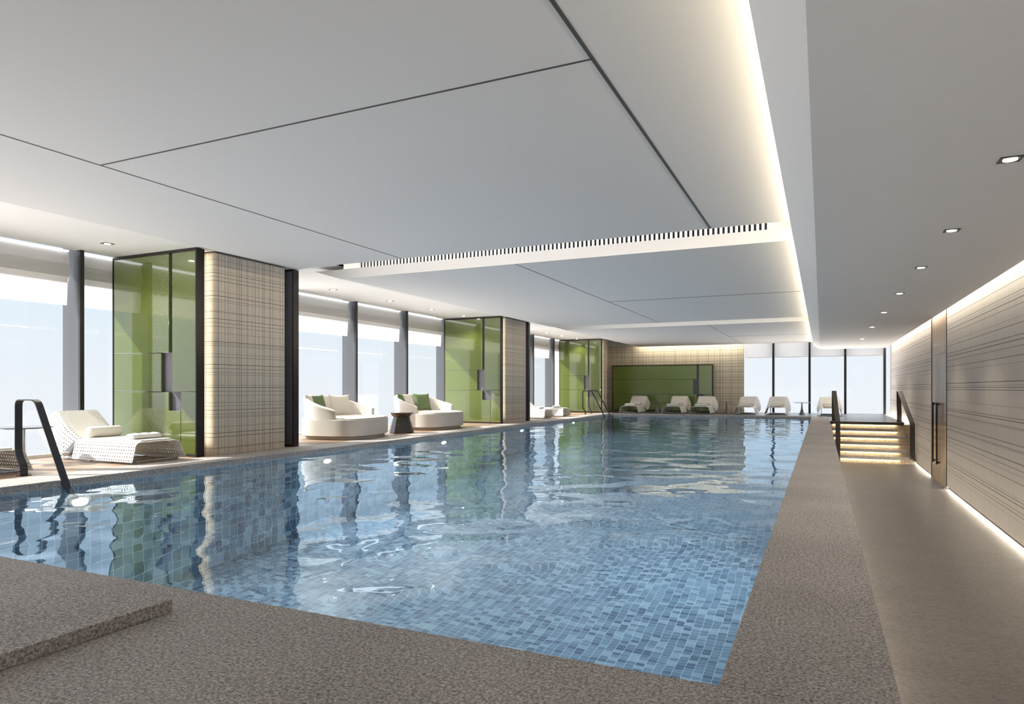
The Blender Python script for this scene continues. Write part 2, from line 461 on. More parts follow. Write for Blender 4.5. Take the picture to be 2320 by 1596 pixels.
# grille
e = empty('air_grille', (-3.585, 8.55, 2.85)); tag(e, 'long white air grille with upright black slots in the ceiling recess', 'air grille')
b = MB(); b.box(-3.01, 3.01, .004, .008, 0, .20); b.build('backing', simple('grille_void', (.003, .003, .003), .9), e)
b = MB(); pitch = 6.02/99
for k in range(100):
    x = -3.01+k*pitch; b.box(x-.016, x+.016, -.006, .004, 0, .20)
b.build('slats', simple('white_grille', (.95, .94, .92), .4), e)

# ------------------------------------------------------------------ right wall, door
b = MB(); b.box(XR, XR+.12, Y0, 15.82, -1.01, 3.2); b.box(XR, XR+.12, 17.82, YF, -1.01, 3.2)
b.box(XR+.10, XR+.14, Y0, YF, ZF, -1.0)
struct(b.build('wall_right', M['plaid_wall']))
d = empty('door_1', (XR, 16.82, ZF)); struct(d, 'tall walnut door with long black pull bars in the right wall')
b = MB(); b.box(.0, .06, -1.0, 1.0, 0, 3.9); leaf = b.build('leaf', M['door_wood'], d)
b = MB(); b.box(-.012, .05, -1.02, -.99, 0, 3.9); b.box(-.012, .05, .98, 1.01, 0, 3.9); b.build('frame', M['bronze'], d)
b = MB(); b.box(-.003, .002, -.99, .98, 2.745, 2.76); b.build('panel_joint', M['black'], leaf)
for yy in (-.12, .42):
    b = MB(); b.box(-.075, -.04, yy-.03, yy+.03, .40, 1.715); b.box(-.05, .0, yy-.02, yy+.02, .42, .46); b.box(-.05, .0, yy-.02, yy+.02, 1.66, 1.70)
    b.build('handle', M['black'], leaf, bevel=.004)
b = MB(); b.box(-.06, .02, -1.05, -.98, 0, .03); b.build('threshold', M['mullion_black'], d)
# back wall behind the viewer
b = MB(); b.box(-10.2, 2.9, Y0-.15, Y0, -1.4, 0); b.box(-10.2, 2.9, Y0-.15, Y0, .95, 3.3); b.box(XR, 2.9, Y0-.15, Y0, -.1, 3.); struct(b.build('wall_back', M['concrete']))
for i in range(5):
    wd = empty('window_%d' % (i+30), (-8.52+2.4*i, Y0-.08, 0)); struct(wd)  # unseen window strip, added to bring in daylight from behind the viewer
    b = MB(); b.quad((-1.2, 0, 0), (1.2, 0, 0), (1.2, 0, .95), (-1.2, 0, .95)); b.build('pane', M['glass'], wd)
    b = MB(); b.box(1.16, 1.24, -.06, .08, 0, .95); b.build('mullion', M['mullion_black'], wd)

# ------------------------------------------------------------------ far wall, far windows
b = MB(); b.box(-10.0, -2.78, YF, YF+.12, -.1, 3.25); struct(b.build('wall_far', M['plaid_far']))
b = MB(); b.box(-2.8, 2.45, YF-.05, YF+.25, 2.95, 3.25); b.box(-2.8, 2.45, YF-.0, YF+.2, -.2, 0.0); struct(b.build('trim_1', M['white']))
mx = [-2.78, -1.70, -.41, .81, 2.10, 2.30]
for i in range(5):
    a, c = mx[i], mx[i+1]
    wd = empty('window_%d' % (i+1), ((a+c)/2, YF+.1, 0)); struct(wd)
    h = (c-a)/2
    b = MB(); b.quad((-h, 0, 0), (h, 0, 0), (h, 0, 2.95), (-h, 0, 2.95)); b.build('pane', M['glass'], wd)
    if i < 4:
        b = MB(); b.box(h-.04, h+.04, -.13, .12, 0, 2.95); b.build('mullion', M['mullion_black'], wd)
names_far = ['left of the first black mullion beside the woven far wall', 'between the two mullions behind the side table', 'on the far window straight above the beam end', 'on the far window nearest the right wall']
for i in range(4):
    a, c = mx[i]+.05, mx[i+1]-.05
    e = empty('roller_shade', ((a+c)/2, YF-.02, 2.2)); tag(e, 'sheer white roller shade '+names_far[i], 'roller shade', 'sheer shades on the far windows')
    h = (c-a)/2
    b = MB(); b.box(-h, h, -.004, .0, -.03, .75); b.build('cloth', M['shade'], e)
    b = MB(); b.box(-h, h, -.01, .006, -.05, -.03); b.build('hem_bar', M['white'], e)

# ------------------------------------------------------------------ left glazing
mys = [-2.4, .0, 2.0, 4.0, 6.0, 8.06, 10.10, 12.14, 14.16, 16.20, 18.22, 20.26, 22.31, 24.36, 26.4, 27.9]
blab = {3: 'leftmost of all, beside the perforated loungers', 4: 'between the first grey mullion and the nearest green glass screen', 7: None}
names_l = {3: 'left of the first mullion, above the nearest lounger', 4: 'half hidden by the nearest green glass screen',
           6: 'right beside the nearest woven column, above the first daybed', 7: 'between the mullions above the drum table',
           8: 'half hidden by the middle green glass screen', 11: 'just past the middle column, cut off by its bronze edge',
           12: 'above the two far perforated loungers', 13: 'half hidden by the farthest green glass column screen'}
for i in range(len(mys)-1):
    a, c = mys[i], mys[i+1]
    wd = empty('window_%d' % (i+6), (XW, (a+c)/2, 0)); struct(wd); h = (c-a)/2
    b = MB(); b.quad((0, -h, 0), (0, h, 0), (0, h, 3.05), (0, -h, 3.05)); b.build('pane', M['glass'], wd)
    mu = MB(); mu.box(-.12, .235, h-.03, h+.03, 0, 3.02); mo = mu.build('mullion', M['mullion'], wd)
    b = MB(); b.box(.235, .265, h-.028, h+.032, 0, 3.02); b.build('cover_cap', M['mullion_black'], mo)
    b = MB(); b.box(-.02, .05, -h, h, 0, .045); b.build('sill', M['white'], wd)
def blind_mesh(h):
    b = MB()
    def sheet(x0, z0, z1, bulge, n=8, hh=h):
        vs = []; fs = []
        for k in range(n+1):
            t = k/n; z = z0+(z1-z0)*t; x = x0+bulge*math.sin(PI*t)
            vs += [(x, -hh, z), (x, hh, z)]
        for k in range(n): fs.append((2*k, 2*k+1, 2*k+3, 2*k+2))
        b.add(vs, fs)
    sheet(.0, 2.86, 2.12, .02); sheet(.012, 2.86, 2.435, .03, hh=h+.01); sheet(.03, 2.70, 2.52, .03, hh=h+.015)
    return b
for i in range(len(mys)-1):
    if i not in names_l: continue
    a, c = mys[i]+.03, mys[i+1]-.09
    e = empty('roman_blind', (XW+.07, (a+c)/2, 0)); tag(e, 'pale folded roman blind '+names_l[i], 'blind', 'roman blinds on the window side')
    blind_mesh((c-a)/2).build('cloth', M['blind'], e, smooth=True)
    b = MB(); h = (c-a)/2; b.box(-.01, .05, -h, h, 2.87, 2.895); b.build('glowing_headrail', M['pocket'], e)  # headrail glows to give the white light line in the blind pocket

# ------------------------------------------------------------------ columns and green screens
def column(y0, y1, label):
    b = MB(); r = .035; x1 = -7.81
    pr = [(-9.5, y0), (x1-r, y0), (x1-.01, y0+.01), (x1, y0+r), (x1, y1-r), (x1-.01, y1-.01), (x1-r, y1), (-9.5, y1)]
    n = len(pr); vs = [(p[0], p[1], 0) for p in pr]+[(p[0], p[1], ZS-.02) for p in pr]
    fs = [(i, (i+1) % n, n+(i+1) % n, n+i) for i in range(n)]
    b.add(vs, fs); return struct(b.build('pillar', M['plaid_x']), label)
def column2(y0, y1, label):
    o = column(y0, y1, label)
    me = o.data; me.materials.append(M['plaid_y'])
    for p in me.polygons:
        if abs(p.normal.y) > .7: p.material_index = 1
    return o
column2(6.82, 8.21, 'nearest woven-clad column'); column2(16.47, 17.85, 'middle woven-clad column'); column2(25.5, 26.0, 'farthest woven-clad column')

b = MB(); b.box(-9.5, -8.36, 26.0, 27.9, 0, ZS-.02); struct(b.build('pillar', M['plaid_x']))  # hidden block added behind the farthest column to keep sun off the far wall
def screen(name, label, x0, x1, yf, th, H, pieces, group, mat, recess_depth=.05, flip=1):
    """free-standing glazed screen; pieces: (xa, xb, za, zb) in screen-face units"""
    w = x1-x0
    r = empty(name, ((x0+x1)/2, yf, 0)); tag(r, label, 'glass screen', group)
    hx = w/2
    b = MB(); b.box(-hx, hx, flip*recess_depth, flip*th, .03, H-.01); b.build('backing', M['recess'], r)
    b = MB()
    ya, yb = sorted((-.006*flip, th*flip))
    b.box(hx, hx+.025, ya, yb, 0, H); b.box(-hx-.025, -hx, ya, yb, 0, H)
    b.box(-hx, hx, ya, yb, H-.03, H); b.box(-hx, hx, ya, yb, 0, .035)
    b.build('frame', M['bronze'], r, bevel=.003)
    for pc in pieces:
        g = .004
        if len(pc) > 4:          # stepped panel given as an outline
            p = MB(); y_a, y_b = sorted((0, flip*(recess_depth-.004)))
            p.extrude([(-hx+x_, z_) for x_, z_ in pc], 1, y_a, y_b); p.build('glass_panel', mat, r, bevel=.003); continue
        xa, xb, za, zb = pc
        p = MB(); y_a, y_b = sorted((0, flip*(recess_depth-.004))); p.box(-hx+xa+g, -hx+xb-g, y_a, y_b, za+g, zb-g)
        p.build('glass_panel', mat, r, bevel=.003)
    return r
# face units: x from left edge (width 1.80..), z absolute
def pieces(W, H):
    return [(.0, W-.545, 1.455, H-.03), (.0, W-.70, .90, 1.455), [(.004, .039), (W-.309, .039), (W-.309, .636), (W-.549, .636), (W-.549, .896), (.004, .896)],
            (W-.485, W, .90, H-.03), (W-.305, W, .035, .90)]
Wc = 1.70
for (y, nm) in ((6.53, 'nearest'), (16.16, 'middle'), (25.2, 'farthest')):
    screen('glass_screen', 'tall green glass screen standing before the %s woven column, facing the viewer' % nm, -9.55, -7.83, y, .125, ZS-.012, pieces(1.73, ZS-.012), 'green glass screens on the columns', M['green'])
for (y, nm) in ((8.50, 'nearest'), (18.12, 'middle')):
    screen('glass_screen', 'bronze-edged green screen on the rear side of the %s woven column' % nm, -9.55, -7.83, y, .12, ZS-.012, pieces(1.73, ZS-.012), 'green glass screens on the columns', M['green'], flip=-1)
# wide green panel on the far wall
W = 4.10
screen('glass_screen', 'wide low green glass panel on the woven far wall behind the loungers', -8.08, -3.98, 27.72, .16, 1.92,
       [(.0, W-.60, 1.32, 1.89), (.0, W-.73, .71, 1.32), (.0, W-.60, .035, .71), (W-.52, W, .71, 1.89), (W-.34, W, .035, .71), (W-.60, W-.34, .035, .42)], None, M['green_far'])

# ------------------------------------------------------------------ stairs
ys = [21.4-.19*k for k in range(0, 6)]      # front edges; deck edge first
st = empty('staircase', (1.2, 20.9, ZF)); tag(st, 'short flight of underlit stone steps up to the far timber deck', 'stairs')
rise = -ZF/6
R_ = MB()
for k in range(6):
    top = -k*rise-.075; yk = 21.4-.19*k+.045
    R_.box(.24-1.2, 2.275-1.2, yk-20.9, yk+.30-20.9, top-rise+.0-ZF, top-ZF)
R_.build('riser', M['rock'], st)
rights = [2.08, 1.86, 2.08, 1.93, 2.12, 2.20]
for k in range(1, 6):
    top = -k*rise; yk = 21.4-.19*k
    b = MB(); b.box(.24-1.2, rights[k]-1.2, yk-20.9, yk+.27-20.9, top-.075-ZF, top-ZF)
    b.build('tread', M['granite'], st, bevel=.004)
b = MB(); b.box(.22-1.2, 2.08-1.2, 21.385-20.9, 21.40-20.9, -.075-ZF, 0-ZF); b.build('nosing', M['rail_brown'], st)
# handrails
def handrail(label, lower, upper, mat):
    L = Vector(lower); U = Vector(upper); d = (Vector((U.x, U.y, 0))-Vector((L.x, L.y, 0))).normalized(); side = Vector((d.y, -d.x, 0))
    r = empty('handrail', L); tag(r, label, 'handrail', 'flat bronze stair handrails')
    def w(a, z): return L+d*a+Vector((0, 0, z-L.z))-L
    D = (Vector((U.x, U.y, 0))-Vector((L.x, L.y, 0))).length
    pts = [w(0, L.z), w(0, .02), w(D-.05, .875), w(D+.05, .875), w(D+.05, .45), w(D, .28), w(D, 0)]
    b = MB(); b.ribbon(rounded(pts, .07), side, .12, .014); b.build('rail_bar', mat, r, bevel=.003)
    for p in (pts[0], pts[-1]):
        b = MB(); b.box(p.x-.08, p.x+.08, p.y-.03, p.y+.03, p.z, p.z+.01); b.build('foot_plate', mat, r)
handrail('flat bronze handrail between the woven right wall and the steps', (2.17, 20.36, ZF), (2.02, 21.98, 0), M['rail_brown'])
handrail('flat bronze handrail between the pool coping and the steps', (.41, 20.36, ZF), (.34, 21.98, 0), M['rail_brown'])

def poolrail(label, y, w, th, mat, hgt=.825, x=-7.86, group=None, reach=-7.12):
    r = empty('grab_rail', (x, y, 0)); tag(r, label, 'grab rail', group)
    pts = [(0, 0, 0), (0, 0, .10), (-.10, 0, .24), (-.10, 0, hgt), (.24, 0, hgt), (reach-x+.0, 0, -.07), (reach-x+.14, 0, -.34)]
    b = MB(); b.ribbon(rounded(pts, .07), (0, 1, 0), w, th); b.build('rail_bar', mat, r, bevel=min(.003, th*.3))
    b = MB(); b.box(-.05, .05, -.05, .05, 0, .006); b.build('foot_plate', mat, r)
poolrail('flat anthracite grab rail leaning into the near left corner of the pool', 4.36, .075, .014, M['rail'])
for k, (y, nm) in enumerate(((23.35, 'nearer'), (24.05, 'farther'))):
    poolrail('%s of the two slim dark grab rails at the far left pool corner' % nm, y, .04, .035, M['rail'], .86, -7.85, 'slim grab rails at the far pool corner', -7.12)

# ------------------------------------------------------------------ loungers
def perf_sheet(fn, nu, nv, hole=.36, skip=None):
    """grid of cells with an octagonal hole each; fn(u,v)->(x,y,z)"""
    b = MB(); N = 8; vs = []; fs = []
    idx = {}
    def corner(i, j, a, c):
        k = (round((i+a)*2), round((j+c)*2))
        if k not in idx: idx[k] = len(vs); vs.append(fn((i+a)/nu, (j+c)/nv))
        return idx[k]
    sq = [(0,0),(.5,0),(1,0),(1,.5),(1,1),(.5,1),(0,1),(0,.5)]
    for i in range(nu):
        for j in range(nv):
            if skip and skip(i, j):
                fs.append(tuple(corner(i, j, a, c) for a, c in sq)); continue
            outer = [corner(i, j, a, c) for a, c in sq]; inner = []
            for a, c in sq:
                dx, dy = a-.5, c-.5; l = math.hypot(dx, dy)
                inner.append(len(vs)); vs.append(fn((i+.5+dx/l*hole*.72)/nu, (j+.5+dy/l*hole*.72)/nv))
            for k in range(8): fs.append((outer[k], outer[(k+1) % 8], inner[(k+1) % 8], inner[k]))
    b.add(vs, fs); return b
HW, SH, FL = .33, .27, .055      # half width, seat height, flare
def cross(v, depth):
    """inverted-U cross-section: v 0..1 -> (y, drop)"""
    r = .085; L1 = depth-r; arc = r*PI/2; top = 2*(HW-r); tot = 2*(L1+arc)+top; s = v*tot
    def left(s):
        if s < L1: return (-HW-FL*(1-s/L1), -(depth-s)) 
        a = (s-L1)/r; return (-HW+r-r*math.cos(a), -r+r*math.sin(a))
    if s <= L1+arc: return left(s)
    if s >= tot-L1-arc:
        y, z = left(tot-s); return (-y, z)
    return (-HW+r+(s-L1-arc), 0)
NV = 26
def make_lounger():
    r = empty('sun_lounger')
    seatL = 1.20; ang = math.radians(39); bl = .59
    def seat(u, v):
        y, z = cross(v, .24)
        x = -u*seatL + (-.05*(z/.24) if u > .9 else .03*(-z/.24))
        return (x, y, SH+z)
    def back(u, v):
        dep = .33-.07*max(0, 1-u*3); y, z = cross(v, dep); f = z/dep
        a = u*bl
        ext = .10*f*(1-u)                 # the lower edge is cut back towards the hinge
        a2 = a-ext*0
        wy = y*(1+ .10*math.sin(PI*min(1, u))*(-f))
        return (-seatL-a2*math.cos(ang)+z*math.sin(ang)*1.0, wy, SH+a2*math.sin(ang)+z*math.cos(ang))
    padrow = lambda j: 8 <= j <= NV-9
    seat_o = perf_sheet(seat, 26, NV, .36, lambda i, j: padrow(j)).build('seat', M['resin'], r, solid=.008)
    back_o = perf_sheet(back, 14, NV, .36, lambda i, j: padrow(j) and i < 12).build('backrest', M['resin'], r, solid=.008)
    # pads
    b = MB(); b.box(-seatL+.02, -.04, -.215, .215, SH+.006, SH+.026); b.build('seat_pad', M['pad'], seat_o, bevel=.008)
    b = MB(); pr = [(-seatL-.0, .008), (-seatL-.0, .028)]
    ca, sa = math.cos(ang), math.sin(ang)
    vs = []
    for a in (.01, bl-.09):
        for z in (.006, .026):
            for y in (-.215, .215): vs.append((-seatL-a*ca-z*sa*-1*-1+0, y, SH+a*sa+z*ca))
    b.add(vs, [(0,1,3,2),(4,6,7,5),(0,2,6,4),(1,5,7,3),(0,4,5,1),(2,3,7,6)]); b.build('back_pad', M['pad'], back_o, bevel=.006)
    # sled base
    b = MB()
    for s in (-1, 1):
        b.tube([(.0, s*.29, .028), (-seatL-.32, s*.29, .028)], .013, 8)
        for x in (-.12, -.5, -.9, -1.3): b.tube([(x, s*.29, .0), (x, s*.29, .028)], .014, 8)
    for x in (-.05, -.6, -1.15, -seatL-.32): b.tube([(x, -.29, .028), (x, .29, .028)], .011, 8)
    b.build('sled_base', M['chrome'], r, smooth=True)
    for s in (-1, 1):
        b = MB(); b.tube(rounded([(-seatL-.30, s*.27, .03), (-seatL-.34, s*.27, .06), (-seatL-.27, s*.27, .30)], .02), .010, 8)
        b.tube([(-seatL-.22, s*.27, .03), (-seatL-.01, s*.27, SH-.02)], .008, 8)
        b.build('back_support', M['chrome'], r, smooth=True)
    return r
def make_bolster():
    r = empty('bolster')
    b = MB(); rings = []; n = 22
    prof = [(0, -.225), (.05, -.225), (.066, -.218), (.072, -.205), (.072, .205), (.066, .218), (.05, .225), (0, .225)]
    vs = []; fs = []
    for rr, y in prof:
        for k in range(n):
            a = 2*PI*k/n; vs.append((rr*math.cos(a), y, .072+rr*math.sin(a)))
    for i in range(len(prof)-1):
        for k in range(n): fs.append((i*n+k, i*n+(k+1) % n, (i+1)*n+(k+1) % n, (i+1)*n+k))
    b.add(vs, fs); cov = b.build('cover', M['bolster'], r, smooth=True)
    b = MB()
    for s in (-1, 1):
        b = MB(); b.tube([(.048*math.cos(t*PI/8), s*.2255, .072+.048*math.sin(t*PI/8)) for t in range(16)], .0025, 5, True)
        b.build('piping', M['cream_cushion'], cov)
    return r
def make_towel():
    """folded terry towel, an S-shaped fold rolled once; soft lumps"""
    r = empty('folded_towel'); b = MB(); n = 26; L = 24
    vs = []; fs = []
    for j in range(L+1):
        y = -.20+.40*j/L
        for k in range(n):
            a = 2*PI*k/n
            ca, sa = math.cos(a), math.sin(a)
            rx, rz = .085, .036
            x = rx*math.copysign(abs(ca)**.75, ca); z = rz*math.copysign(abs(sa)**.8, sa)
            lump = 1+.10*math.sin(y*48+.8)+.05*math.sin(y*91)
            z = z*lump if z > 0 else z
            if j in (0, L): x *= .86; z *= .8
            vs.append((x, y, .036+z))
    for j in range(L):
        for k in range(n): fs.append((j*n+k, j*n+(k+1) % n, (j+1)*n+(k+1) % n, (j+1)*n+k))
    fs += [tuple(range(n))[::-1], tuple(L*n+k for k in range(n))]
    b.add(vs, fs); b.build('terry_body', M['towel'], r, smooth=True)
    # spiral of the fold seen at the ends
    for s in (-1, 1):
        c = MB(); pts = []
        for k in range(26):
            t = k/25; a = t*2.2*PI; rr = 1-.62*t
            pts.append((.074*rr*math.cos(a), s*.2015, .036+.027*rr*math.sin(a)))
        c.tube(pts, .0035, 5); c.build('fold_edge', M['towel'], r, smooth=True)
    return r
L0 = make_lounger(); B0 = make_bolster(); T0 = make_towel()
used = [False]
def put(proto, first, loc, rz, label, cat, group):
    o = proto if first else copy_tree(proto)
    o.location = loc; o.rotation_euler = (0, 0, rz); tag(o, label, cat, group); return o
spots = [
 # x foot, y centre, rz, desc, has bolster, towel offset
 (-7.75, 5.90, 0, 'standing in front of the nearest green glass screen', True, -.28),
 (-8.07, 4.17, 0, 'cut off by the left picture edge, behind the flat grab rail', False, -.40),
 (-7.86, 19.72, 0, 'just past the middle woven column, nearer of that pair', True, -.30),
 (-7.86, 21.35, 0, 'past the middle column with only its folded towel in view', False, -.35),
]
far = [-7.135, -5.503, -4.467, -2.894, -1.842, -.12]
fd = ['leftmost of the row before the wide green panel', 'second from the left before the wide green panel',
      'third from the left, at the green panel end', 'fourth from the left, where wall meets windows',
      'fifth from the left, before the first mullion', 'rightmost of the row, behind the stair handrail']
for X, dsc in zip(far, fd): spots.append((X+.385, 25.32, -PI/2, 'on the far deck, '+dsc, True, -.22))
short = ['lounger before the nearest green screen', 'lounger cut off by the left edge', 'nearer lounger past the middle column', 'farther lounger past the middle column'] + \
    [w_ + ' lounger of the far row' for w_ in ('first', 'second', 'third', 'fourth', 'fifth', 'last')]
for i, (x, y, rz, dsc, hb, to) in enumerate(spots):
    g = 'perforated loungers in the far row' if i > 3 else 'perforated loungers along the window side'
    put(L0, i == 0, (x, y, 0), rz, 'white perforated lounger '+dsc, 'sun lounger', g)
    c, s = math.cos(rz), math.sin(rz)
    def off(a, z, dy=0): return (x+c*a-s*dy, y+s*a+c*dy, z)
    if hb: put(B0, i == 0, off(-1.07, SH+.026), rz, 'round cream bolster on the '+short[i]+(', counting from the left' if i > 3 else ''), 'bolster', 'bolsters on the loungers')
    put(T0, i == 0, off(to, SH+.026), rz, 'folded white terry towel on the '+short[i]+(', counting from the left' if i > 3 else ''), 'towel', 'towels on the loungers')

# ------------------------------------------------------------------ daybeds
def sup(a, hx, hy, n=3.0):
    ca, sa = math.cos(a), math.sin(a)
    return hx*math.copysign(abs(ca)**(2/n), ca), hy*math.copysign(abs(sa)**(2/n), sa)
def make_daybed():
    r = empty('daybed'); N = 72; hx, hy = .70, .86
    def body(prof, nm, mat):
        b = MB(); vs = []; fs = []
        for sc, z in prof:
            for k in range(N):
                x, y = sup(2*PI*k/N, hx*sc, hy*sc); vs.append((x, y, z))
        for i in range(len(prof)-1):
            for k in range(N): fs.append((i*N+k, i*N+(k+1) % N, (i+1)*N+(k+1) % N, (i+1)*N+k))
        fs += [tuple(range(N))[::-1], tuple((len(prof)-1)*N+k for k in range(N))]
        b.add(vs, fs); return b.build(nm, mat, r, smooth=True)
    body([(.90, 0), (.92, .004), (.92, .055), (.88, .06)], 'plinth', simple('plinth_grey', (.5, .45, .4), .6))
    body([(.95, .065), (.992, .067), (1.0, .074), (1.0, .082), (1.0, .20), (1.0, .355), (1.0, .364), (.99, .374), (.93, .378)], 'base', M['linen'])
    body([(.90, .37), (.975, .376), (.985, .385), (.97, .397), (.90, .405), (.5, .412)], 'seat_cushion', M['cream_cushion'])
    # backrest shell: wraps the window side (-x), open to +x
    b = MB(); K = 56; a0 = math.radians(78); a1 = math.radians(282); vs = []; fs = []
    T = 5
    for k in range(K+1):
        t = k/K; a = a0+(a1-a0)*t
        x, y = sup(a, hx, hy, 2.5)
        e = abs(2*t-1)
        top = .80-.26*(e**2.3)
        if e > .93: top -= 0
        inx, iny = sup(a, hx-.075, hy-.075, 2.5)
        ring = [(x, y, .30), (x*1.0, y*1.0, .5), (x*1.02, y*1.02, top-.025), (x*1.0, y*1.0, top), (inx*1.02, iny*1.02, top),
                (inx, iny, top-.03), (inx, iny, .30)]
        vs += ring
    n = 7
    for k in range(K):
        for j in range(n): fs.append((k*n+j, k*n+(j+1) % n, (k+1)*n+(j+1) % n, (k+1)*n+j))
    fs += [tuple(range(n)), tuple(K*n+j for j in range(n))[::-1]]
    b.add(vs, fs); b.build('backrest', M['linen'], r, smooth=True, bevel=.006)
    return r
D0 = make_daybed()
def make_cushion(mat, nm='throw_cushion', s=.22, th=.075):
    r = empty(nm); b = MB(); n = 16; vs = []; fs = []
    for side in (-1, 1):
        for i in range(n+1):
            for j in range(n+1):
                u = 2*i/n-1; v = 2*j/n-1
                pinch = 1-.10*(1-abs(u)**3)*abs(v)**4 if abs(v) > abs(u) else 1-.10*(1-abs(v)**3)*abs(u)**4
                f = ((1-u*u)*(1-v*v))**.42
                vs.append((side*th*f, u*s*pinch, s+v*s*pinch))
    m = (n+1)**2
    for q in range(2):
        for i in range(n):
            for j in range(n):
                a = q*m+i*(n+1)+j; fs.append((a, a+1, a+n+2, a+n+1))
    b.add(vs, fs); b.build('cover', mat, r, smooth=True)
    ed = [(0, (2*i/n-1)*s*(1-.10*(1-abs(2*i/n-1)**3)), 0) for i in range(n+1)]
    return r
CG = make_cushion(M['green_cushion']); CC = make_cushion(M['cream_cushion'])
cg_used = [False]; cc_used = [False]
def cushion(kind, loc, rz, tilt, label):
    proto, fl = (CG, cg_used) if kind == 'g' else (CC, cc_used)
    o = proto if not fl[0] else copy_tree(proto); fl[0] = True
    o.location = loc; o.rotation_euler = (0, tilt, rz); tag(o, label, 'cushion', 'throw cushions on the daybeds')
day = [(-8.43, 10.50), (-8.48, 13.60)]
dl = ['round-backed oatmeal daybed beside the nearest woven column', 'round-backed oatmeal daybed between the drum table and the middle green screen']
for i, (x, y) in enumerate(day):
    o = D0 if i == 0 else copy_tree(D0)
    o.location = (x, y, 0); o.rotation_euler = (0, 0, math.radians(12 if i == 0 else 1)); tag(o, dl[i], 'daybed', 'upholstered daybeds')
x, y = day[0]; zc = .412
cushion('g', (x-.30, y-.42, zc), math.radians(-6), -.34, 'sage green cushion leaning in the left corner of the daybed by the nearest column')
cushion('c', (x-.37, y-.52, zc), math.radians(24), -.22, 'cream cushion half hidden behind the green one on the nearer daybed')
cushion('c', (x-.30, y+.22, zc), math.radians(-28), -.34, 'large cream cushion at the right of the daybed by the nearest column')
x, y = day[1]
cushion('g', (x-.34, y-.54, zc), math.radians(22), -.24, 'sage green cushion at the far left of the daybed beside the drum table')
cushion('c', (x-.30, y-.34, zc), math.radians(-2), -.34, 'cream cushion between two green ones on the daybed beside the drum table')
cushion('g', (x-.30, y+.26, zc), math.radians(-28), -.34, 'sage green cushion at the right of the daybed beside the drum table')

# faceted drum table
r = empty('drum_table', (-8.12, 11.93, 0)); tag(r, 'faceted black chrome drum table between the two daybeds', 'side table')
b = MB(); b.lathe([(.255, 0), (.262, .02), (.175, .335), (.262, .43)], 12); b.build('body', M['drum'], r)
b = MB(); b.lathe([(.262, .43), (.262, .44), (.25, .442)], 12); b.build('table_top', M['smoked'], r)
# pedestal tables
def ped_prof(): return [(.115, 0), (.112, .008), (.085, .04), (.055, .11), (.034, .20), (.022, .32), (.018, .41), (.03, .425)]
def make_table():
    r = empty('pedestal_table')
    b = MB(); b.lathe(ped_prof(), 28); b.build('pedestal', M['table'], r, smooth=True)
    b = MB(); b.lathe([(.27, .425), (.285, .43), (.285, .437), (.275, .442)], 40); b.build('table_top', M['table'], r)
    return r
TB = make_table()
tl = [(-5.87, 26.3, 'before the wide green panel, between the first two far loungers'), (-3.25, 26.3, 'before the woven far wall, between the third and fourth loungers'),
      (-.64, 26.3, 'before the second far mullion, left of the last lounger')]
for i, (x, y, dsc) in enumerate(tl):
    o = TB if i == 0 else copy_tree(TB); o.location = (x, y, 0); tag(o, 'round pewter pedestal table '+dsc, 'side table', 'round pedestal tables on the far deck')
r = empty('pedestal_table', (-9.05, 5.02, 0)); tag(r, 'round smoked glass table at the left edge, behind the near grab rail', 'side table')
b = MB(); b.lathe([(.13, 0), (.12, .01), (.02, .03), (.018, .44), (.06, .452)], 28); b.build('pedestal', M['chrome'], r, smooth=True)
b = MB(); b.lathe([(.29, .452), (.30, .456), (.30, .468), (.29, .472)], 48); b.build('table_top', M['smoked'], r)

# ------------------------------------------------------------------ lamps
def downlight_proto():
    r = empty('downlight'); s = .062
    b = MB()
    b.box(-s, s, -s, -s+.018, -.006, .0); b.box(-s, s, s-.018, s, -.006, .0); b.box(-s, -s+.018, -s, s, -.006, .0); b.box(s-.018, s, -s, s, -.006, .0)
    b.box(-s+.016, s-.016, -s+.016, s-.016, -.003, -.001)
    bz = b.build('bezel', M['bronze'], r)
    b = MB(); b.lathe([(.040, -.0075), (.040, -.004)], 20); b.build('lens', M['bulb'], bz)
    return r
DLP = downlight_proto(); n = 0
order = ['first', 'second', 'third', 'fourth', 'fifth', 'sixth', 'seventh', 'eighth']
def spot(loc, power, blend=.6, size=1.9, col=(1, .86, .68)):
    L = bpy.data.lights.new('lamp', 'SPOT'); L.energy = power; L.spot_size = size; L.spot_blend = blend; L.color = col; L.shadow_soft_size = .03
    o = bpy.data.objects.new('lamp', L); COL.objects.link(o); o.location = loc; return o
for i, y in enumerate([5.87, 10.45, 12.36, 14.09, 15.73, 21.68, 23.2, 24.9]):
    o = DLP if n == 0 else copy_tree(DLP); n += 1
    o.location = (-8.715, y, ZS); tag(o, 'square recessed downlight over the window side, %s from the front' % order[i], 'downlight', 'downlights over the window side')
    spot((-8.715, y, ZS-.02), 50)
for i, y in enumerate([5.19, 7.30, 9.38, 11.81, 14.63, 17.98, 22.17, 26.3]):
    o = copy_tree(DLP); o.location = (1.09, y, ZB); tag(o, 'square recessed downlight over the walkway, %s from the front' % order[i], 'downlight', 'downlights over the walkway')
    spot((1.09, y, ZB-.02), 60)
def area(loc, rot, sx, sy, power, col, spread=PI):
    L = bpy.data.lights.new('lamp', 'AREA'); L.shape = 'RECTANGLE'; L.size = sx; L.size_y = sy; L.energy = power; L.color = col; L.spread = spread
    o = bpy.data.objects.new('lamp', L); COL.objects.link(o); o.location = loc; o.rotation_euler = rot; return o
WARM = (1., .89, .71)
YL = 29.8; YC = 12.6
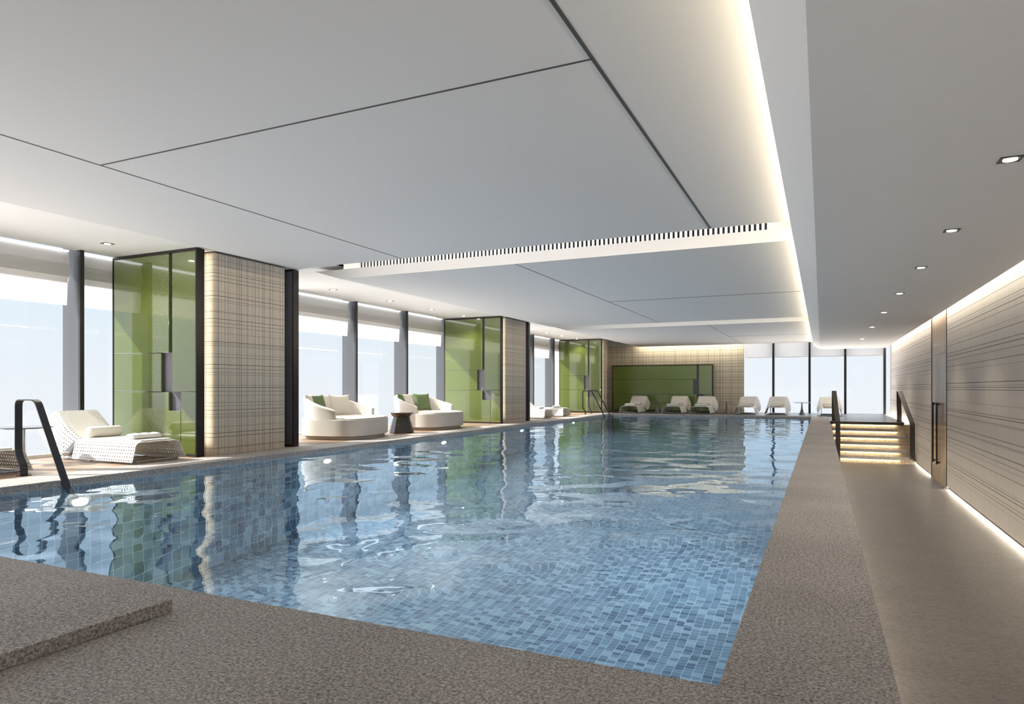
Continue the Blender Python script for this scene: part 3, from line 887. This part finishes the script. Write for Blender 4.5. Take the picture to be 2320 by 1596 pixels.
# cove strip on the beam, aimed up and towards the pool ceiling
area((-.10, YC, 2.60), (0, math.radians(112), 0), .03, YL-.6, 210, (1., .85, .62))
area((-3.45, 7.74, 3.05), (math.radians(75), 0, 0), 6.6, .05, 20, (1, .93, .84))
for y_, z_ in ((17.76, 2.84),):
    area((-3.6, y_, z_), (math.radians(75), 0, 0), 6.4, .04, 20, (1, .93, .84))
# wall washer in the slot above the right wall
area((2.13, YC, 2.66), (0, math.radians(-30), 0), .05, YL, 190, WARM)
area((-4.9, 27.66, 2.80), (math.radians(30), 0, 0), 4.2, .06, 24, WARM)
# kick recess lights: under the right wall and under the pool parapet
area((2.31, YC-.1, -1.035), (0, math.radians(72), 0), .03, YL, 150, WARM)
area((.13, 9.4, -.965), (0, math.radians(-68), 0), .03, 23.4, 150, WARM)
# slot between deck and right wall
area((2.18, 24.6, -.06), (0, PI, 0), .06, 6.2, 20, WARM)
# strips under the stair nosings
for k in range(6):
    L_ = area((1.1, 21.4-.19*k+.022, -k*rise-.080), (math.radians(28), 0, 0), 1.6, .016, 2.6, (1., .84, .58))
# gaps between screens and columns
for y in (6.735, 16.38, 25.44):
    area((-8.5, y, 1.5), (math.radians(90), 0, 0), 1.28, 2.7, 26, WARM)
# pool lamps in the right wall
pl = empty('pool_light'); 
b = MB(); vs = []
def ringx(r0, x, n=28): return [(x, r0*math.cos(2*PI*k/n), r0*math.sin(2*PI*k/n)) for k in range(n)]
n_ = 28
b.add(ringx(.11, -.001)+ringx(.11, -.02)+ringx(.085, -.02)+ringx(.085, -.001), [(j*n_+k, j*n_+(k+1) % n_, (j+1)*n_+(k+1) % n_, (j+1)*n_+k) for j in range(3) for k in range(n_)])
b.build('ring', M['chrome'], pl)
b = MB(); b.add(ringx(.085, -.010), [tuple(range(n_))]); b.build('lens', M['poolbulb'], pl)
for i, y in enumerate([3.3, 5.6, 8.4, 12.0, 16.0, 20.0]):
    o = pl if i == 0 else copy_tree(pl); o.location = (PX1, y, -.45)
    tag(o, 'round underwater lamp in the right pool wall, %s from the front' % order[i], 'pool lamp', 'underwater lamps')
    area((PX1-.03, y, -.45), (0, math.radians(90), 0), .16, .16, (120 if y > 6.5 or o.location.x < -1 else 34), (.95, .98, 1.)).data.shape = 'DISK'
for i, y in enumerate([4.5, 8.4, 12.0, 16.0, 20.0]):  # window-side lamps are added to light the pool tiles
    o = copy_tree(pl); o.location = (PX0, y, -.45); o.rotation_euler = (0, 0, PI)
    tag(o, 'added underwater lamp in the window-side pool wall, %s from the front' % order[i], 'pool lamp', 'underwater lamps')
    area((PX0+.03, y, -.45), (0, math.radians(-90), 0), .16, .16, (120 if y > 6.5 or o.location.x < -1 else 34), (.95, .98, 1.)).data.shape = 'DISK'

# ------------------------------------------------------------------ sky and sun
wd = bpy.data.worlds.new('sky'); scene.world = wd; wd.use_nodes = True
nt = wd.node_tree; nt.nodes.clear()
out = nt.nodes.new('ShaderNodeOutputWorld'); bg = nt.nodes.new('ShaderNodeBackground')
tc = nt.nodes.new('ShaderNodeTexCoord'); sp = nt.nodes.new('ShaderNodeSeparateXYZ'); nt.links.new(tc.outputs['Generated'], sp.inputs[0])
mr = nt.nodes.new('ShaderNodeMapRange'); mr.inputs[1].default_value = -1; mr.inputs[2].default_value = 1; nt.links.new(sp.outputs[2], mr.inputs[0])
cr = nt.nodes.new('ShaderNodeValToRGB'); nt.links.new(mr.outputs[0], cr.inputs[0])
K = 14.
stops = [(.0, (.24, .23, .22)), (.25, (.33, .31, .29)), (.34, (.82, .78, .755)), (.425, (.82, .78, .755)), (.45, (.060, .063, .0665)), (.50, (.060, .0628, .0665)), (.545, (.055, .061, .0665)), (.595, (.049, .0585, .0665)), (.66, (.17, .19, .21)), (1., (.25, .29, .34))]  # band below the horizon brightened, out of view, to light the ceilings
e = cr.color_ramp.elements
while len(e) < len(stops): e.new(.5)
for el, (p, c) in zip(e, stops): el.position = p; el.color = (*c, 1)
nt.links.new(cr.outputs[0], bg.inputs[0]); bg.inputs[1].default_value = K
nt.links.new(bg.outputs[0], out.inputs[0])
S = bpy.data.lights.new('sun', 'SUN'); S.energy = 8.5; S.angle = .012; S.color = (1, .95, .88)
so = bpy.data.objects.new('sun', S); COL.objects.link(so)
so.rotation_euler = Vector((1, .55, -.93)).to_track_quat('-Z', 'Y').to_euler()

# ------------------------------------------------------------------ camera
cam = bpy.data.cameras.new('camera'); co = bpy.data.objects.new('camera', cam); COL.objects.link(co)
co.location = (0, 0, .95); co.rotation_euler = (PI/2, 0, math.atan(701/1514.))
cam.sensor_width = 36; cam.lens = 1514/2320*36; cam.shift_y = 82.5/2320; cam.clip_end = 200; cam.clip_start = .05
scene.camera = co
scene.view_settings.view_transform = 'Standard'; scene.view_settings.look = 'None'; scene.view_settings.gamma = 1
scene.view_settings.use_curve_mapping = False; scene.view_settings.exposure = 0.1
scene.cycles.use_adaptive_sampling = True; scene.cycles.adaptive_threshold = .015
scene.cycles.max_bounces = 9; scene.cycles.diffuse_bounces = 5; scene.cycles.glossy_bounces = 4; scene.cycles.transmission_bounces = 6
scene.cycles.transparent_max_bounces = 12; scene.cycles.sample_clamp_indirect = 6.; scene.cycles.use_denoising = True
scene.cycles.caustics_reflective = False
